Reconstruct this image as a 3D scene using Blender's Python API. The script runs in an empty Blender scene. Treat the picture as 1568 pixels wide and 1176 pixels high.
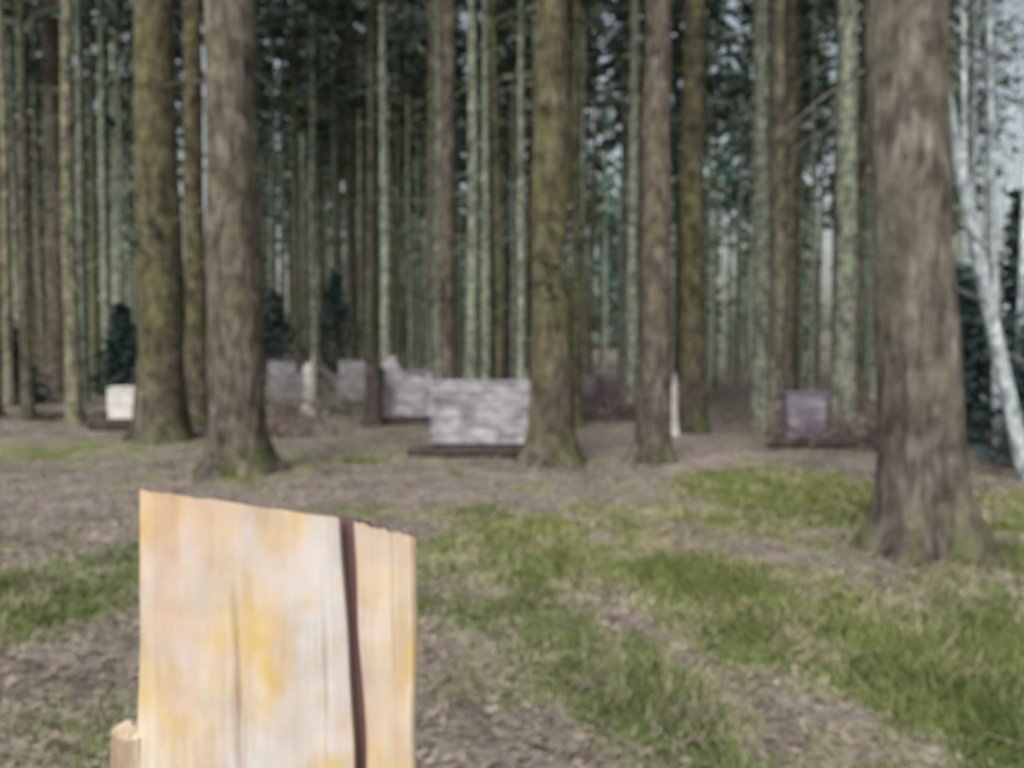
import bpy, math, random
import numpy as np
from mathutils import Vector, noise
random.seed(7); rng=np.random.default_rng(7)
S=bpy.context.scene
S.view_settings.view_transform='Standard'; S.view_settings.look='None'; S.view_settings.exposure=0
def sm(a,b,x):
    t=max(0,min(1,(x-a)/(b-a))); return t*t*(3-2*t)
def nz(x,y,z=0): return noise.noise(Vector((x,y,z)))
def gh(x,y):
    h=0.05*nz(x*.35,y*.35,1)+0.02*nz(x*1.7,y*1.7,5)
    h+=0.35*sm(5,14,-x)*sm(8,30,y)*(0.6+.5*nz(x*.15,y*.15,9))
    h+=6*sm(70,170,y)
    return h
# ---------------- materials
def newmat(name):
    m=bpy.data.materials.new(name); m.use_nodes=True; nt=m.node_tree
    for n in list(nt.nodes): nt.nodes.remove(n)
    o=nt.nodes.new('ShaderNodeOutputMaterial'); b=nt.nodes.new('ShaderNodeBsdfPrincipled')
    nt.links.new(b.outputs[0],o.inputs[0]); b.inputs['Roughness'].default_value=.9
    b.inputs['Specular IOR Level'].default_value=.15
    return m,nt,b
def tex(nt,scale,detail=4,vec=(1,1,1),rough=.6,coord='Object',loc=(0,0,0)):
    tc=nt.nodes.new('ShaderNodeTexCoord'); mp=nt.nodes.new('ShaderNodeMapping'); mp.inputs['Scale'].default_value=vec; mp.inputs['Location'].default_value=loc
    n=nt.nodes.new('ShaderNodeTexNoise'); n.inputs['Scale'].default_value=scale; n.inputs['Detail'].default_value=detail; n.inputs['Roughness'].default_value=rough
    nt.links.new(tc.outputs[coord],mp.inputs[0]); nt.links.new(mp.outputs[0],n.inputs[0]); return n.outputs[0]
def ramp(nt,fac,stops):
    r=nt.nodes.new('ShaderNodeValToRGB'); e=r.color_ramp.elements
    while len(e)<len(stops): e.new(.5)
    for i,(p,c) in enumerate(stops): e[i].position=p; e[i].color=(*c,1)
    nt.links.new(fac,r.inputs[0]); return r.outputs[0]
def mix(nt,fac,a,b,mode='MIX'):
    m=nt.nodes.new('ShaderNodeMix'); m.data_type='RGBA'; m.blend_type=mode
    for s,v in ((m.inputs[0],fac),(m.inputs[6],a),(m.inputs[7],b)):
        if isinstance(v,(int,float)): s.default_value=v
        elif isinstance(v,tuple): s.default_value=(*v,1)
        else: nt.links.new(v,s)
    return m.outputs[2]
def bump(nt,b,h,st=.6,d=.03):
    n=nt.nodes.new('ShaderNodeBump'); n.inputs['Strength'].default_value=st; n.inputs['Distance'].default_value=d
    nt.links.new(h,n.inputs['Height']); nt.links.new(n.outputs[0],b.inputs['Normal'])
def bark(name,dark,light,moss,mossamt=.5,bmp=False):
    m,nt,b=newmat(name)
    f=tex(nt,5,3,(3,3,.55)); c=ramp(nt,f,[(.34,dark),(.66,light)])
    f2=tex(nt,2.2,3,(1.6,1.6,.5)); mk=ramp(nt,f2,[(.62-mossamt*.3,(0,0,0)),(.78-mossamt*.2,(1,1,1))])
    c=mix(nt,mk,c,moss)
    f3=tex(nt,7,2,(1,1,.8)); c=mix(nt,.9,c,ramp(nt,f3,[(.35,(.45,.45,.47)),(.65,(1.4,1.38,1.33))]),'MULTIPLY')
    oi=nt.nodes.new('ShaderNodeObjectInfo')
    c=mix(nt,.8,c,ramp(nt,oi.outputs['Random'],[(0,(.55,.6,.57)),(.5,(1,1,.94)),(1,(1.55,1.62,1.48))]),'MULTIPLY')
    nt.links.new(c,b.inputs['Base Color'])
    if bmp: bump(nt,b,f,.9,.04)
    return m
M_bark=bark('spruce_bark',(.065,.058,.05),(.24,.22,.185),(.13,.14,.085),.6)
M_barkmoss=bark('mossy_bark',(.06,.054,.036),(.19,.175,.12),(.15,.155,.08),.8)
M_barkgrey=bark('grey_bark',(.15,.165,.14),(.46,.49,.42),(.29,.34,.26),.5)
M_barkpale=bark('haze_tinted_far_bark',(.14,.165,.14),(.46,.50,.44),(.26,.31,.24),.5)  # distance haze painted into the bark as a lighter grey-green
def hero_bark(name,low,mid,high,moss):
    m,nt,b=newmat(name)
    f=tex(nt,5,4,(3,3,.55)); c=ramp(nt,f,[(.34,low),(.5,mid),(.66,high)])
    f2=tex(nt,2.4,3,(1.5,1.5,.6)); c=mix(nt,ramp(nt,f2,[(.44,(0,0,0)),(.62,(.85,.85,.85))]),c,moss)
    tc=nt.nodes.new('ShaderNodeTexCoord'); sx=nt.nodes.new('ShaderNodeSeparateXYZ'); nt.links.new(tc.outputs['Object'],sx.inputs[0])
    # darker, purplish bark on the lowest metre and a half
    md=nt.nodes.new('ShaderNodeMapRange'); md.inputs[1].default_value=2.4; md.inputs[2].default_value=.3; md.inputs[4].default_value=.65; nt.links.new(sx.outputs[2],md.inputs[0])
    c=mix(nt,md.outputs[0],c,ramp(nt,f,[(.34,(.055,.043,.042)),(.66,(.20,.165,.155))]))
    mr=nt.nodes.new('ShaderNodeMapRange'); mr.inputs[1].default_value=.6; mr.inputs[2].default_value=.02; nt.links.new(sx.outputs[2],mr.inputs[0])
    fm=tex(nt,4,3,(1,1,.5)); fr=ramp(nt,fm,[(.42,(0,0,0)),(.62,(1,1,1))])
    mu=nt.nodes.new('ShaderNodeMath'); mu.operation='MULTIPLY'; nt.links.new(mr.outputs[0],mu.inputs[0]); nt.links.new(fr,mu.inputs[1])
    c=mix(nt,mu.outputs[0],c,(.095,.12,.04))
    f3=tex(nt,6,3,(1,1,.7)); c=mix(nt,.9,c,ramp(nt,f3,[(.35,(.5,.48,.47)),(.65,(1.35,1.35,1.33))]),'MULTIPLY')
    nt.links.new(c,b.inputs['Base Color']); bump(nt,b,f,1,.05); return m
M_hbrown=hero_bark('spruce_bark_near',(.07,.06,.052),(.15,.13,.11),(.26,.23,.20),(.16,.15,.10))
M_hmoss=hero_bark('mossy_bark_near',(.05,.043,.03),(.115,.105,.07),(.20,.185,.13),(.165,.165,.08))
M_barkbig=hero_bark('big_bark_near',(.09,.08,.072),(.17,.155,.135),(.28,.255,.23),(.17,.165,.125))
M_birch=bark('birch_bark',(.34,.39,.46),(.66,.73,.82),(.46,.52,.6),.3)
def needle(name,a,b_):
    m,nt,b=newmat(name)
    f=tex(nt,1.1,3); c=ramp(nt,f,[(.3,a),(.7,b_)])
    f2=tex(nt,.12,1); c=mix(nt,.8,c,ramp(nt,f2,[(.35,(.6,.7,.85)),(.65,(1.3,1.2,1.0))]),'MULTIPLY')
    nt.links.new(c,b.inputs['Base Color']); return m
M_needle=needle('spruce_needles',(.05,.08,.06),(.13,.18,.13))
M_teal=needle('haze_tinted_far_needles',(.09,.16,.135),(.22,.32,.27))  # brighter teal: haze over the far trees is put into the needle colour
M_grass=needle('grass_blades',(.115,.155,.05),(.25,.29,.115))
M_straw=needle('dry_grass_blades',(.26,.23,.15),(.5,.45,.32))
def plain(name,cs,scale=6,vec=(1,1,1),rough=.9):
    m,nt,b=newmat(name); f=tex(nt,scale,4,vec)
    n=len(cs); c=ramp(nt,f,[(.3+.4*i/(n-1),cs[i]) for i in range(n)])
    nt.links.new(c,b.inputs['Base Color']); b.inputs['Roughness'].default_value=rough; return m
M_litter=plain('leaf_litter',[(.13,.105,.085),(.28,.235,.185),(.45,.39,.32)],9)
M_board=plain('weathered_boards',[(.17,.165,.19),(.38,.37,.41),(.66,.65,.69)],3.0,(1,1,1.8))
M_boardb=plain('pale_boards',[(.6,.59,.57),(.8,.79,.77),(.92,.91,.89)],3,(1,1,2))
M_boardp=plain('purple_grey_boards',[(.12,.11,.14),(.24,.22,.27),(.38,.36,.41)],3.2,(1,1,1.4))
M_darklog=plain('dark_log_bark',[(.035,.03,.03),(.11,.09,.085)],8)
M_bush=plain('bramble_stems',[(.10,.07,.07),(.25,.18,.18)],6)
M_brush=plain('cut_brush',[(.2,.18,.16),(.6,.58,.54)],3)
M_twig=plain('twigs',[(.10,.08,.07),(.30,.26,.22)],3)
M_stub=plain('pale_stub_wood',[(.5,.48,.43),(.8,.78,.72)],4)
# ---------------- mesh builder
class MB:
    def __init__(s): s.v=[];s.f=[];s.m=[];s.n=0
    def add(s,v,f,m):
        v=np.asarray(v,float); f=np.asarray(f,int)+s.n
        s.v.append(v); s.f.extend(f.tolist()); s.m.extend([m]*len(f)); s.n+=len(v)
    def tube(s,pts,rad,k,m,lobe=None):
        pts=np.array(pts,float); n=len(pts); a=np.arange(k)*2*math.pi/k
        t=np.gradient(pts,axis=0); V=[]
        for i in range(n):
            d=t[i]/np.linalg.norm(t[i]); u=np.cross(d,[0,0,1.] if abs(d[2])<.9 else [0,1.,0]); u/=np.linalg.norm(u); w=np.cross(d,u)
            r=rad[i]*np.ones(k) if lobe is None else rad[i]*lobe(i,a)
            V.append(pts[i]+np.outer(np.cos(a)*r,u)+np.outer(np.sin(a)*r,w))
        V=np.concatenate(V); F=[]
        for i in range(n-1):
            for j in range(k):
                F.append((i*k+j,i*k+(j+1)%k,(i+1)*k+(j+1)%k,(i+1)*k+j))
        s.add(V,F,m)
    def cards(s,c,size,m,flat=.5,asp=.5):
        c=np.asarray(c,float); n=len(c)
        if n==0:return
        u=rng.normal(size=(n,3)); u[:,2]*=flat; u/=np.linalg.norm(u,axis=1)[:,None]
        w=rng.normal(size=(n,3)); w=np.cross(u,w); w/=np.linalg.norm(w,axis=1)[:,None]
        sz=(size*rng.uniform(.5,1.4,n))[:,None]
        V=np.stack([c-u*sz,c+w*sz*asp,c+u*sz,c-w*sz*asp],1).reshape(-1,3)
        s.add(V,np.arange(4*n).reshape(n,4),m)
    def box(s,lo,hi,m,j=0.0):
        x0,y0,z0=lo;x1,y1,z1=hi
        V=np.array([(x0,y0,z0),(x1,y0,z0),(x1,y1,z0),(x0,y1,z0),(x0,y0,z1),(x1,y0,z1),(x1,y1,z1),(x0,y1,z1)],float)+rng.uniform(-j,j,(8,3))
        s.add(V,[(0,3,2,1),(4,5,6,7),(0,1,5,4),(1,2,6,5),(2,3,7,6),(3,0,4,7)],m)
    def mesh(s,name,mats,smooth=True):
        me=bpy.data.meshes.new(name); me.from_pydata(np.concatenate(s.v).tolist(),[],s.f)
        for x in mats: me.materials.append(x)
        me.polygons.foreach_set('material_index',s.m)
        if smooth: me.polygons.foreach_set('use_smooth',[True]*len(s.f))
        me.update(); return me
def link(name,me,loc=(0,0,0),rz=0,parent=None):
    o=bpy.data.objects.new(name,me); o.location=loc; o.rotation_euler[2]=rz; S.collection.objects.link(o)
    if parent: o.parent=parent
    return o
# ---------------- spruce
def spruce(mb,r,H,crown,k=18,lean=(0,0),nb=70,cards=10,csize=.28,stubs=25,flare=1.0,base=(0,0,0),mb_i=(0,1),rings=26,blen=2.6,rough=.07):
    bx,by,bz=base; sd=random.random()*50
    zs=np.concatenate([[-.25,-.05,.05,.15,.3,.5,.8],np.linspace(1.2,H,rings)]) if rings>5 else np.concatenate([[-.2,.4],np.linspace(2,H,rings)])
    wob=lambda z:(0.03*math.sin(z*.6+sd)*min(1,z/3) if z>0 else 0)
    pts=[(bx+lean[0]*z+wob(z),by+lean[1]*z,bz+z) for z in zs]
    rad=[r*max(.06,(1-z/H)**.75)*(1+.75*flare*math.exp(-max(z,0)/.28)) if z<H else .01 for z in zs]
    def lobe(i,a):
        z=zs[i]; fl=math.exp(-max(z,0)/.3)*flare
        o=1+.30*fl*np.sin(a*5+sd)+.14*fl*np.sin(a*3+sd*2)
        return o+np.array([rough*noise.noise(Vector((math.cos(t)*2+sd,math.sin(t)*2,z*.9))) for t in a])
    mb.tube(pts,rad,k,mb_i[0],lobe if rings>5 else None)
    for _ in range(stubs):
        z=random.uniform(1.8,crown+1); a=random.uniform(0,6.28); L=random.uniform(.2,1.3)*min(1,.25+z/9); rr=r*(1-z/H)
        p0=np.array([bx+lean[0]*z,by+lean[1]*z,bz+z]); d=np.array([math.cos(a),math.sin(a),random.uniform(-.5,.1)])
        mb.tube([p0,p0+d*(rr+L*.5),p0+d*(rr+L)-np.array([0,0,.12*L])],[.018,.013,.004],3,mb_i[0])
    C=[]
    for i in range(nb):
        q=(i+random.random())/nb; z=crown+(H-crown)*q; a=i*2.4+random.random(); L=blen*(1-q)**.7*random.uniform(.6,1.15)*(.55+.45*min(1,q*6))+.3
        p0=np.array([bx+lean[0]*z,by+lean[1]*z,bz+z]); h=np.array([math.cos(a),math.sin(a),0])
        P=[p0,p0+h*L*.5+[0,0,-.05*L],p0+h*L+[0,0,-.32*L]]
        if rings>5: mb.tube(P,[.03,.02,.006],3,mb_i[0])
        t=rng.uniform(.15,1,cards)[:,None]; side=np.array([-h[1],h[0],0])
        c=p0+h*L*t+np.array([0,0,-.30*L])*t**1.8+side*rng.normal(size=(cards,1))*.2*L*(1.1-t)+np.array([0,0,-1])*rng.uniform(0,.35,(cards,1))
        C.append(c)
    if C: mb.cards(np.concatenate(C),csize,mb_i[1])
heroes=[(3.36,6.45,.325,24,10,(-.052,0),M_barkbig,.9,0),
 (-3.64,10.6,.37,26,11,(.0,0),M_hbrown,.8,0),
 (-6.4,14.6,.43,27,11,(.002,0),M_hmoss,.7,30),
 (-6.75,17.2,.25,24,11,(0,0),M_hmoss,.6,0),
 (-15.8,28,.42,27,11,(-.003,0),M_hbrown,.7,20),
 (.58,11.6,.30,25,10,(0,0),M_hmoss,.9,75),
 (2.08,11.8,.23,24,10,(.01,0),M_hbrown,.8,30),
 (3.6,16,.27,25,10,(.0,0),M_hmoss,.6,45),
 (5.25,17,.19,23,10,(-.004,0),M_barkgrey,.4,0),
 (4.95,15,.13,22,10,(.0,0),M_bark,.4,0),
 (6.4,15.5,.23,24,10.5,(.0,0),M_barkgrey,.6,0),
 (6.15,18,.16,22,10,(0,0),M_bark,.6,0),
 (7.15,15.0,.14,22,10,(-.01,0),M_bark,.6,0),
 (-9.3,17.0,.17,22,10,(0,0),M_bark,.4,10),
 (-1.35,17,.18,25,10,(.0,0),M_hbrown,.5,10),
 (1.4,17.5,.14,23,9,(0,0),M_barkmoss,.5,20)]
for (x,y,r,H,cr,ln,mt,fl,ms) in heroes:
    mb=MB(); spruce(mb,r,H,cr,24 if y<14 else 14,ln,40,6,.28,34,fl,rings=50 if y<16 else 26,rough=.16)
    if ms:
        c=[]
        for _ in range(ms//4):
            z0=random.uniform(2.2,8); a0=random.uniform(0,6.28)
            for _ in range(20):
                z=z0+random.gauss(0,.22); a=a0+random.gauss(0,.3); q=r*(1-z/H)+abs(random.gauss(0,.12)); c.append((ln[0]*z+q*math.cos(a),q*math.sin(a),z))
        mb.cards(c,.06,1)
    me=mb.mesh('spruce_tree',[mt,M_needle]); link('spruce_tree',me,(x,y,gh(x,y)))
variants=[]
for i in range(12):
    mb=MB(); spruce(mb,random.uniform(.06,.16),random.uniform(18,24),random.uniform(9,13),9,(random.uniform(-.015,.015),0),28,8,.26,26,.5,rings=10,blen=1.5)
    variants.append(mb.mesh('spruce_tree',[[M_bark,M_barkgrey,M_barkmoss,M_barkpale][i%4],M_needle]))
pl=[(h[0],h[1]) for h in heroes]
cnt=0;tries=0
while cnt<185 and tries<12000:
    tries+=1
    y=random.uniform(16.5,44); u=random.uniform(-.72,.60); x=u*y
    if .24<u<.30 and y<34: continue
    if -.415<u<-.365: continue
    if -.30<u<-.10 and y<19.5: continue
    if -.37<u<-.29 and y<20: continue
    if u>.54 and random.random()<.7: continue
    if any((x-a)**2+(y-b)**2<.85**2 for a,b in pl): continue
    pl.append((x,y)); link('spruce_tree',variants[cnt%12],(x,y,gh(x,y)),random.uniform(0,6.28)); cnt+=1
mb=MB()
for i in range(250):
    y=42+45*(i/250)**.9; x=random.uniform(-.8,.56)*y
    if -.42<x/y<-.36 or .015<x/y<.03: continue
    H=random.uniform(18,26)
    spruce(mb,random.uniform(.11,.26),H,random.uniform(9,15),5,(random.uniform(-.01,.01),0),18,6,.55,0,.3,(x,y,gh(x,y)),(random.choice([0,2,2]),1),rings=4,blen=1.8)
for i in range(80):
    cx=random.uniform(-100,90); cy=random.uniform(100,125); H=random.uniform(14,27) if cx/cy<.5 else random.uniform(5,9); w=random.uniform(3,4.8)
    if -.44<cx/cy<-.34: H=random.uniform(8,13)
    q=rng.uniform(0,1,170); rr=w*(1-q)*rng.uniform(.3,1,170); a=rng.uniform(0,6.28,170)
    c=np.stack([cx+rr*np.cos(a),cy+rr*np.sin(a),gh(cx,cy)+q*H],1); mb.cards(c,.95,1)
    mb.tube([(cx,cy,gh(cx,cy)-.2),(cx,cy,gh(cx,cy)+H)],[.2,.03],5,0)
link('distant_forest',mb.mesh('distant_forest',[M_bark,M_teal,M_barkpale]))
def young(x,y,H,w,mat=M_teal,n=110):
    mb=MB(); mb.tube([(0,0,-.1),(0,0,H*.5),(0,0,H)],[.06,.035,.005],6,0)
    C=[]
    for i in range(n):
        q=(i+random.random())/n; z=.15+q*(H-.15); a=i*2.4; L=w*(1-q)*random.uniform(.7,1.2)+.08; h=np.array([math.cos(a),math.sin(a),0]); p=np.array([0,0,z])
        mb.tube([p,p+h*L*.6,p+h*L+[0,0,-.15*L]],[.012,.008,.003],3,0)
        t=rng.uniform(.1,1,14)[:,None]; C.append(p+h*L*t+rng.normal(size=(14,3))*[.08,.08,.05])
    mb.cards(np.concatenate(C),.12,1); link('young_spruce_tree',mb.mesh('young_spruce_tree',[M_bark,mat]),(x,y,gh(x,y)))
M_dteal=needle('young_spruce_needles',(.035,.065,.065),(.09,.14,.14))
for a in [(7.4,10.8,2.6,1.0),(8.6,12.5,3.6,1.4),(7.6,13.6,3.0,1.1),(9.2,14.5,4.5,1.4),(-15.6,24,3.0,1.6),(-14.2,22.5,2.4,1.3),(-11.4,23.5,2.8,1.2),(-8,27,3.6,1.7),(-6.6,30,4.5,2)]: young(*a,mat=M_dteal)
def birch(x,y,r,H,lean,curve=0):
    mb=MB(); zs=np.linspace(-.1,H,22)
    P=[(lean*z+curve*math.sin(z/H*3.1),.02*z,z) for z in zs]
    mb.tube(P,[r*(1-.8*max(z,0)/H) for z in zs],10,0)
    C=[]
    for i in range(22):
        z=H*random.uniform(.5,.98); a=random.uniform(0,6.28); L=random.uniform(.4,1.2); p=np.array([lean*z+curve*math.sin(z/H*3.1),.02*z,z]); h=np.array([math.cos(a),math.sin(a),.9])
        mb.tube([p,p+h*L*.5,p+h*L],[.010,.006,.002],3,0); C.append(p+h*L*rng.uniform(.3,1,(14,1))+rng.normal(size=(14,3))*.15)
    mb.cards(np.concatenate(C),.06,1); link('birch_tree',mb.mesh('birch_tree',[M_birch,M_needle]),(x,y,gh(x,y)))
birch(6.45,10,.10,11,-.19,-.15); birch(7.3,12,.07,10,-.03); birch(8.6,13.6,.08,11,.02); birch(9.6,16,.1,12,-.02)
birch(11.2,19,.1,12,0);birch(10.2,18,.08,12,.02);birch(12.9,21,.09,13,.01);birch(11.9,21,.07,13,-.01);birch(8.2,14.4,.06,10,-.02)
# ---------------- ground
patch=[(3.1,9.2,1.15,1.9,1),(1.35,5.2,.5,1.0,1.05),(2.25,3.9,.6,1.1,1.1),(.65,3.5,.4,.5,.9),(-.1,6.0,.9,1.6,.62),(-3.0,5.5,.8,1.1,.85),(-7.5,13,2.2,1.6,.6),(-2.1,12.4,1.3,1,.55),(3.7,6.0,.8,.7,.8),(.2,4.3,.5,.8,.4),(2.6,2.3,1.5,1,.8),(-2.,3.5,.5,.6,.3),(-3.4,10.4,.7,.6,.6),(6,7.5,1.5,1.5,.5),(-1.2,8.0,1.2,.6,.4),(1.2,7.6,1,.9,.35)]
def green(x,y):
    g=0
    for (cx,cy,rx,ry,s) in patch:
        d=((x-cx)/rx)**2+((y-cy)/ry)**2; g=max(g,s*math.exp(-d*d*.7))
    n=nz(x*1.6,y*1.1,3)+.6*nz(x*4.5,y*3.5,8)
    return max(0,min(1,g*.95+.2*sm(-1,.3,x)*(1-sm(8,10,y))+n*.65-.07))
def axis(segs):
    out=[segs[0][0]]
    for a,b,n in segs: out+=list(np.linspace(a,b,n+1)[1:])
    return out
xs=axis([(-400,-60,10),(-60,-12,40),(-12,-5,60),(-5,5,170),(5,12,60),(12,60,40),(60,400,10)])
ys=axis([(-300,-10,10),(-10,1.5,20),(1.5,12,190),(12,22,80),(22,60,50),(60,170,30),(170,500,8)])
V=[];G=[];P=[]
for y in ys:
    for x in xs:
        h=gh(x,y); g=green(x,y) if (abs(x)<12 and 0<y<22) else max(0,.25*nz(x*.4,y*.4,2))
        if y<20 and abs(x)<12: h+=.012*nz(x*5,y*5,7)+.03*g*(.5+nz(x*3,y*3,2))
        V.append((x,y,h)); G.append(g)
        px=2.6+(y-11)*.13
        pth=max(math.exp(-((x-px)/1.0)**2)*sm(9.5,12,y)*(1-sm(40,60,y)), math.exp(-((y-(9.3+.12*x))/1.3)**2)*.45*(1-sm(1.5,3,x)), math.exp(-((x-(2.0+.1*(y-5)))/.35)**2)*.6*(1-sm(6,8,y)), math.exp(-((x-(.75+.05*(y-5)))/.25)**2)*.7*(1-sm(7,9,y))*sm(3.6,4.2,y))
        P.append(min(1,pth))
nx=len(xs); F=[(j*nx+i,j*nx+i+1,(j+1)*nx+i+1,(j+1)*nx+i) for j in range(len(ys)-1) for i in range(nx-1)]
me=bpy.data.meshes.new('forest_ground'); me.from_pydata(V,[],F)
me.polygons.foreach_set('use_smooth',[True]*len(F))
a=me.attributes.new('green','FLOAT','POINT'); a.data.foreach_set('value',G)
a=me.attributes.new('path','FLOAT','POINT'); a.data.foreach_set('value',P)
m,nt,b=newmat('forest_floor')
ag=nt.nodes.new('ShaderNodeAttribute'); ag.attribute_name='green'; ap=nt.nodes.new('ShaderNodeAttribute'); ap.attribute_name='path'
f=tex(nt,1.5,6,rough=.7); base=ramp(nt,f,[(.32,(.12,.103,.085)),(.5,(.215,.19,.16)),(.68,(.34,.31,.27))])
base=mix(nt,ap.outputs['Fac'],base,ramp(nt,f,[(.3,(.23,.185,.175)),(.7,(.43,.365,.35))]))
f2=tex(nt,4,5,rough=.7); gr=ramp(nt,f2,[(.3,(.085,.12,.04)),(.7,(.24,.28,.11))])
straw=ramp(nt,f2,[(.35,(.20,.19,.12)),(.7,(.42,.39,.28))])
gm=ramp(nt,ag.outputs['Fac'],[(.32,(0,0,0)),(.6,(1,1,1))]); sm_=ramp(nt,ag.outputs['Fac'],[(.05,(0,0,0)),(.35,(.85,.85,.85))])
c=mix(nt,sm_,base,straw); c=mix(nt,gm,c,gr)
f3=tex(nt,22,2); c=mix(nt,.85,c,ramp(nt,f3,[(.3,(.55,.55,.55)),(.7,(1.4,1.4,1.4))]),'MULTIPLY')
nt.links.new(c,b.inputs['Base Color']); bump(nt,b,f3,.8,.03)
me.materials.append(m); link('forest_ground',me)
V=[];F=[];MI=[];n=0
while n<40000:
    y=random.uniform(1.8,12); x=random.uniform(-.66,.66)*y
    if random.random()>min(1,6/y): continue
    g=green(x,y)
    if random.random()>g*1.15: continue
    L=random.uniform(.02,.075)*(.6+.8*g); a=random.uniform(0,6.28); w=.004+.0012*y; z=gh(x,y)-.005+.02*g; dx,dy=random.gauss(0,.6)*L,random.gauss(0,.6)*L
    V+=[(x-math.cos(a)*w,y-math.sin(a)*w,z),(x+math.cos(a)*w,y+math.sin(a)*w,z),(x+dx,y+dy,z+L)]; F.append((3*n,3*n+1,3*n+2)); n+=1
    MI.append(1 if random.random()<.6-.5*g+.9*nz(x*2.8,y*1.6,4) else 0)
me=bpy.data.meshes.new('grass'); me.from_pydata(V,[],F); me.materials.append(M_grass); me.materials.append(M_straw); me.polygons.foreach_set('material_index',MI); link('grass',me)
mb=MB(); c=[]
while len(c)<18000:
    y=random.uniform(1.8,20); x=random.uniform(-.68,.68)*y
    if random.random()>min(1,7/y): continue
    if random.random()<green(x,y)*1.2: continue
    c.append((x,y,gh(x,y)+.02))
mb.cards(c,.028,0,flat=.25)
for _ in range(380):
    y=random.uniform(2.5,20); x=random.uniform(-.68,.68)*y; a=random.uniform(0,6.28); L=random.uniform(.1,.4); z=gh(x,y)+.025
    mb.tube([(x,y,z),(x+L*.5*math.cos(a),y+L*.5*math.sin(a),z+.03),(x+L*math.cos(a+.3),y+L*math.sin(a+.3),z)],[.007,.006,.003],3,1)
link('leaf_litter',mb.mesh('leaf_litter',[M_litter,M_twig],False))
# ---------------- plank barricades
def barricade(x,y,W,H,rz,mat,D=.55,z0=.2,peak=0,rows=7,slope=0):
    par=bpy.data.objects.new('plank_barricade',None); S.collection.objects.link(par); par.location=(x,y,gh(x,y)); par.rotation_euler[2]=rz
    mb=MB(); hh=(H-z0)/rows
    for s,yy in ((0,-D/2),(1,D/2)):
        for i in range(rows):
            xx=-W/2+random.uniform(-.03,.03); end=W/2+random.uniform(-.03,.03); za=z0+i*hh
            cuts=[xx]+([random.uniform(-W*.25,W*.25)] if random.random()<.7 else [])+[end]
            for a_,b_ in zip(cuts[:-1],cuts[1:]):
                o=random.uniform(-.012,.012)
                mb.box((a_+.006,yy-.012+o,za+.004),(b_-.006,yy+.012+o,za+hh-.004),0,.003)
    for sx in (-1,1):
        for i in range(rows):
            za=z0+i*hh; mb.box((sx*W/2-.012,-D/2+.03,za+.006),(sx*W/2+.012,D/2-.03,za+hh-.009),0,.003)
    if peak:
        for i in range(3): mb.box((-W*.42+.05*i,-D/2-.03,H+.002+i*peak/3),(-W*.05-.06*i,-D/2,H+(i+.92)*peak/3),0,.006)
    mb.box((-W/2-.03,-D/2-.03,H+.006),(W/2+.03,D/2+.03,H+.03),0,.006)
    link('boards',mb.mesh('boards',[mat],False),parent=par)
    mb=MB()
    for sx in (-1,-.02,1):
        for yy in (-1,1): mb.box((sx*(W/2-.08)-.04,yy*(D/2-.055)-.035,-.1),(sx*(W/2-.08)+.04,yy*(D/2-.055)+.035,H-.01),0,.003)
    mb.tube([(-W/2-.35,-D*.5-.12,.06),(0,-D*.5-.1,.09),(W/2+.3,-D*.5-.14,.07)],[.08,.10,.08],10,0)
    mb.tube([(-W/2-.2,-D*.5+.1,.09),(0,-D*.5+.1,.1),(W/2+.3,-D*.5+.12,.09)],[.08,.09,.08],10,0)
    link('posts_and_base_logs',mb.mesh('posts_and_base_logs',[M_darklog]),parent=par)
barricade(-.42,12.8,1.66,1.13,0,M_board,.9)
barricade(-2.50,18.3,1.25,1.15,.2,M_board,.9,peak=.4)
barricade(-8.05,17,.80,.84,.25,M_boardb,.7,z0=.22,rows=4)
barricade(4.95,13.6,.62,.88,-.1,M_boardp,.5,z0=.12)
barricade(-4.6,24,1.1,1.35,.3,M_board,.6)
barricade(-7.3,26,1.0,1.3,-.3,M_board,.6)
barricade(-6.0,23,.8,1.0,.1,M_boardp,.6)
barricade(2.15,24,.9,.9,-.3,M_boardp,.6)
def stub(x,y,r,H,name='broken_birch_stump',mat=None):
    mb=MB(); zs=np.linspace(-.05,H,10); sd=random.random()*9
    mb.tube([(0.02*math.sin(z*3+sd),0,z) for z in zs],[r*(1.35-.35*min(1,max(z,0)/.3)) for z in zs[:-1]]+[r*.5],10,0,lambda i,a:1+.12*np.sin(a*3+i*.4+sd)+(.35*np.sin(a*2) if i>7 else 0))
    mb.tube([(r*.4,0,H-.25),(r*.5,0,H+.12),(r*.5,0,H+.22)],[r*.5,r*.25,.01],6,0)
    link(name,mb.mesh(name,[mat or M_stub]),(x,y,gh(x,y)))
stub(-5.3,21,.17,1.35); stub(4.6,23,.15,.85); stub(3.1,15.5,.11,.95); stub(.35,22,.1,1.0)
stub(-3.0,17.4,.19,1.35,'dark_tree_stump',M_darklog)
def brush(name,x,y,w,d,h,n,mat,up=.5,leafmat=None):
    mb=MB()
    for _ in range(n):
        px,py=random.gauss(0,w*.4),random.gauss(0,d*.4); a=random.uniform(0,6.28); L=random.uniform(.3,1)*h*1.4; e=random.uniform(0,up)*1.5
        p=np.array([px,py,random.uniform(0,h*.35)+gh(x+px,y+py)-gh(x,y)]); dd=np.array([math.cos(a),math.sin(a),e]); q=p+dd*L*.5; e2=p+dd*L*np.array([1,1,.8])
        mb.tube([p,q,e2],[.014,.011,.004],3,0)
        if leafmat: mb.cards(p+(e2-p)*rng.uniform(.2,1,(7,1))+rng.normal(size=(7,3))*.06,.045,1)
    link(name,mb.mesh(name,[mat,leafmat or mat]),(x,y,gh(x,y)))
M_brleaf=plain('bramble_leaves',[(.10,.075,.08),(.26,.20,.20),(.4,.36,.33)],3)
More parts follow.
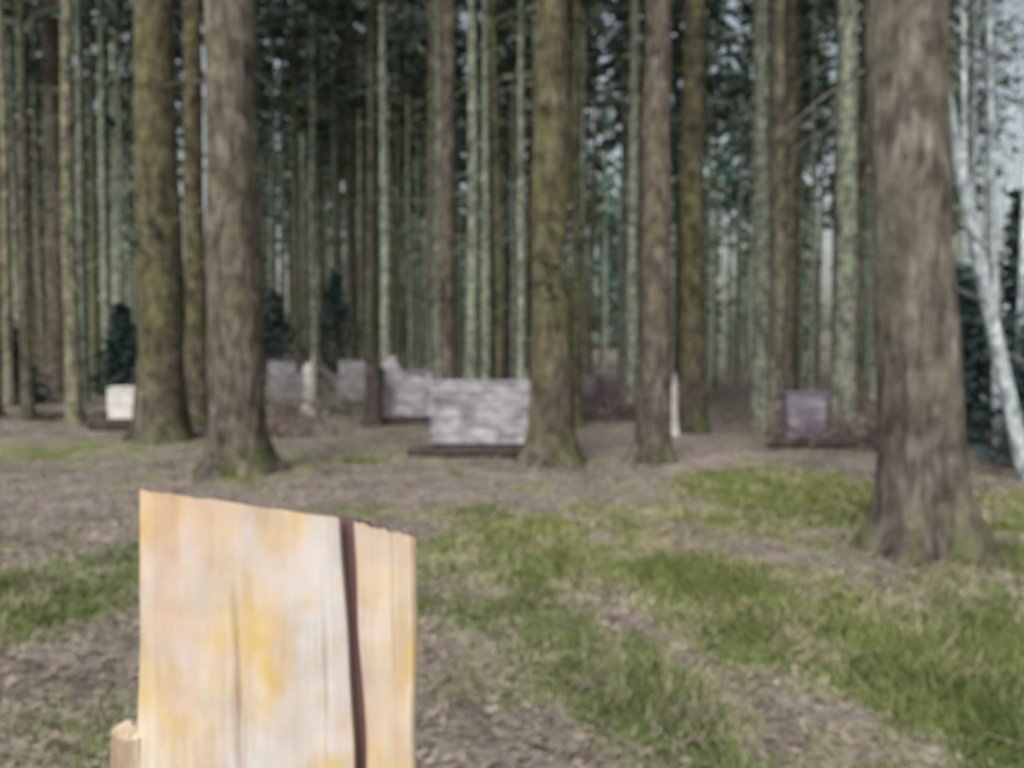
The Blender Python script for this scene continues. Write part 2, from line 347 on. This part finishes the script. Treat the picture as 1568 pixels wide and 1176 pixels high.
brush('bramble_bush',6.1,13.6,1.7,1.0,.6,180,M_bush,1,M_brleaf)
brush('bramble_bush',2.6,19,3.2,1.2,.8,240,M_bush,1,M_brleaf)
brush('bramble_bush',-4.8,15.5,1.8,1,.5,90,M_bush,1,M_brleaf)
brush('brush_pile',-5.6,21.5,3.2,1.5,1.1,280,M_brush,.8)
brush('brush_pile',-3.8,26,3,1.5,1.5,220,M_brush,1)
brush('brush_pile',-9.5,18,3,1,.4,160,M_darklog,.3)
# ---------------- foreground barricade boards
m,nt,b=newmat('fresh_cut_wood')
f=tex(nt,6,5,(4,4,.35)); g=ramp(nt,f,[(.3,(.56,.42,.30)),(.5,(.70,.59,.45)),(.7,(.78,.71,.60))])
f2=tex(nt,4.2,3,(1.1,1,.8)); g=mix(nt,ramp(nt,f2,[(.49,(0,0,0)),(.63,(.8,.8,.8))]),g,(.72,.51,.17))
f3=tex(nt,5.5,3,(1,1,.7),loc=(3.3,1.1,2.2)); g=mix(nt,ramp(nt,f3,[(.5,(0,0,0)),(.62,(.85,.85,.85))]),g,(.69,.67,.68))
f5=tex(nt,3.2,3,(1.6,1,.4),loc=(7,1,2)); g=mix(nt,ramp(nt,f5,[(.48,(0,0,0)),(.62,(.6,.6,.6))]),g,(.66,.46,.35))
f4=tex(nt,3,4,(5,5,.25)); g=mix(nt,.8,g,ramp(nt,f4,[(.34,(.55,.45,.42)),(.44,(1,1,1))]),'MULTIPLY')
f6=tex(nt,9,4,(1,1,.8)); g=mix(nt,.7,g,ramp(nt,f6,[(.35,(.82,.78,.72)),(.6,(1.04,1.04,1.04))]),'MULTIPLY')
nt.links.new(g,b.inputs['Base Color']); b.inputs['Roughness'].default_value=.7; bump(nt,b,f,.5,.008)
M_wood=m
M_crack=plain('dark_post_wood',[(.12,.07,.07),(.28,.19,.18)],6,(3,3,.4))
par=bpy.data.objects.new('plank_barricade',None); S.collection.objects.link(par); par.location=(-.43,1.45,0)
def slab(name,x0t,x1t,x0b,x1b,zt0,zt1,depth,y0=0,mat=M_wood,seed=0):
    nx_,nzv=14,40; V=[]
    prof=[(i/nx_,0.0) for i in range(nx_+1)]+[(i/nx_,1.0) for i in range(nx_,-1,-1)]
    K=len(prof)
    for j in range(nzv+1):
        t=j/nzv
        for (u,w) in prof:
            zt=zt0+(zt1-zt0)*u-.012*w+.006*nz(u*9,seed,1)
            z=-.1+(zt+.1)*t; s=min(1,max(0,(1.36-z)/.5)) 
            xa=x0t+(x0b-x0t)*s; xb=x1t+(x1b-x1t)*s
            x=xa+(xb-xa)*u+.004*nz(u*2+seed,z*6,3)
            y=y0+depth*w+(1-w)*(.006*nz(u*3+seed,z*2.5,2)+.003*nz(u*14,z*1.2,seed))
            if w==0 and u in(0.0,1.0): y+=.006
            V.append((x,y,z))
    F=[(j*K+i,j*K+(i+1)%K,(j+1)*K+(i+1)%K,(j+1)*K+i) for j in range(nzv) for i in range(K)]
    top=nzv*K
    for i in range(nx_): F.append((top+i,top+i+1,top+K-2-i,top+K-1-i))
    me=bpy.data.meshes.new(name); me.from_pydata(V,[],F); me.materials.append(mat); me.update(); return link(name,me,parent=par)
slab('wide_board',-.247,.110,-.262,.137,1.352,1.300,.03,0,M_wood,1)
slab('narrow_board',.136,.254,.160,.250,1.292,1.262,.03,.006,M_wood,5)
slab('dark_post',.09,.18,.09,.19,1.292,1.268,.09,.042,M_crack,8)
mb=MB()
mb.tube([(-.28,.04,-.05),(-.285,.03,.5),(-.287,.025,.84),(-.285,.02,.895),(-.280,.02,.905),(-.278,.02,.91)],[.035,.034,.032,.030,.02,.003],10,0,lambda i,a:1+.12*np.sin(a*2+i))
mb.box((-.29,.07,.55),(.25,.10,.64),0,.003)
link('side_stake_and_crossbar',mb.mesh('side_stake_and_crossbar',[M_wood],False),parent=par)
# ---------------- light
w=bpy.data.worlds.new('World'); S.world=w; w.use_nodes=True; nt=w.node_tree; bg=nt.nodes['Background']
sk=nt.nodes.new('ShaderNodeTexSky'); sk.sky_type='NISHITA'; sk.sun_disc=False; EL,AZ=48,200
sk.sun_elevation=math.radians(EL); sk.sun_rotation=math.radians(AZ); sk.dust_density=5; sk.air_density=1.5
hs=nt.nodes.new('ShaderNodeHueSaturation'); hs.inputs['Saturation'].default_value=.5
nt.links.new(sk.outputs[0],hs.inputs['Color']); nt.links.new(hs.outputs[0],bg.inputs[0]); bg.inputs[1].default_value=.15
L=bpy.data.lights.new('sun','SUN'); L.energy=1.35; L.angle=math.radians(20); L.color=(1,.97,.93)
lo=bpy.data.objects.new('sun',L); S.collection.objects.link(lo)
az=math.radians(AZ); d=Vector((math.sin(az)*math.cos(math.radians(EL)),math.cos(az)*math.cos(math.radians(EL)),math.sin(math.radians(EL))))
lo.rotation_euler=(-d).to_track_quat('-Z','Y').to_euler()
# ---------------- camera
cd=bpy.data.cameras.new('camera'); co=bpy.data.objects.new('camera',cd); S.collection.objects.link(co); S.camera=co
co.location=(0,0,1.6); co.rotation_euler=(math.radians(90-2.2),0,0); cd.sensor_width=36; cd.lens=28.2; cd.clip_end=1500
cd.dof.use_dof=True; cd.dof.focus_distance=.5; cd.dof.aperture_fstop=5.9
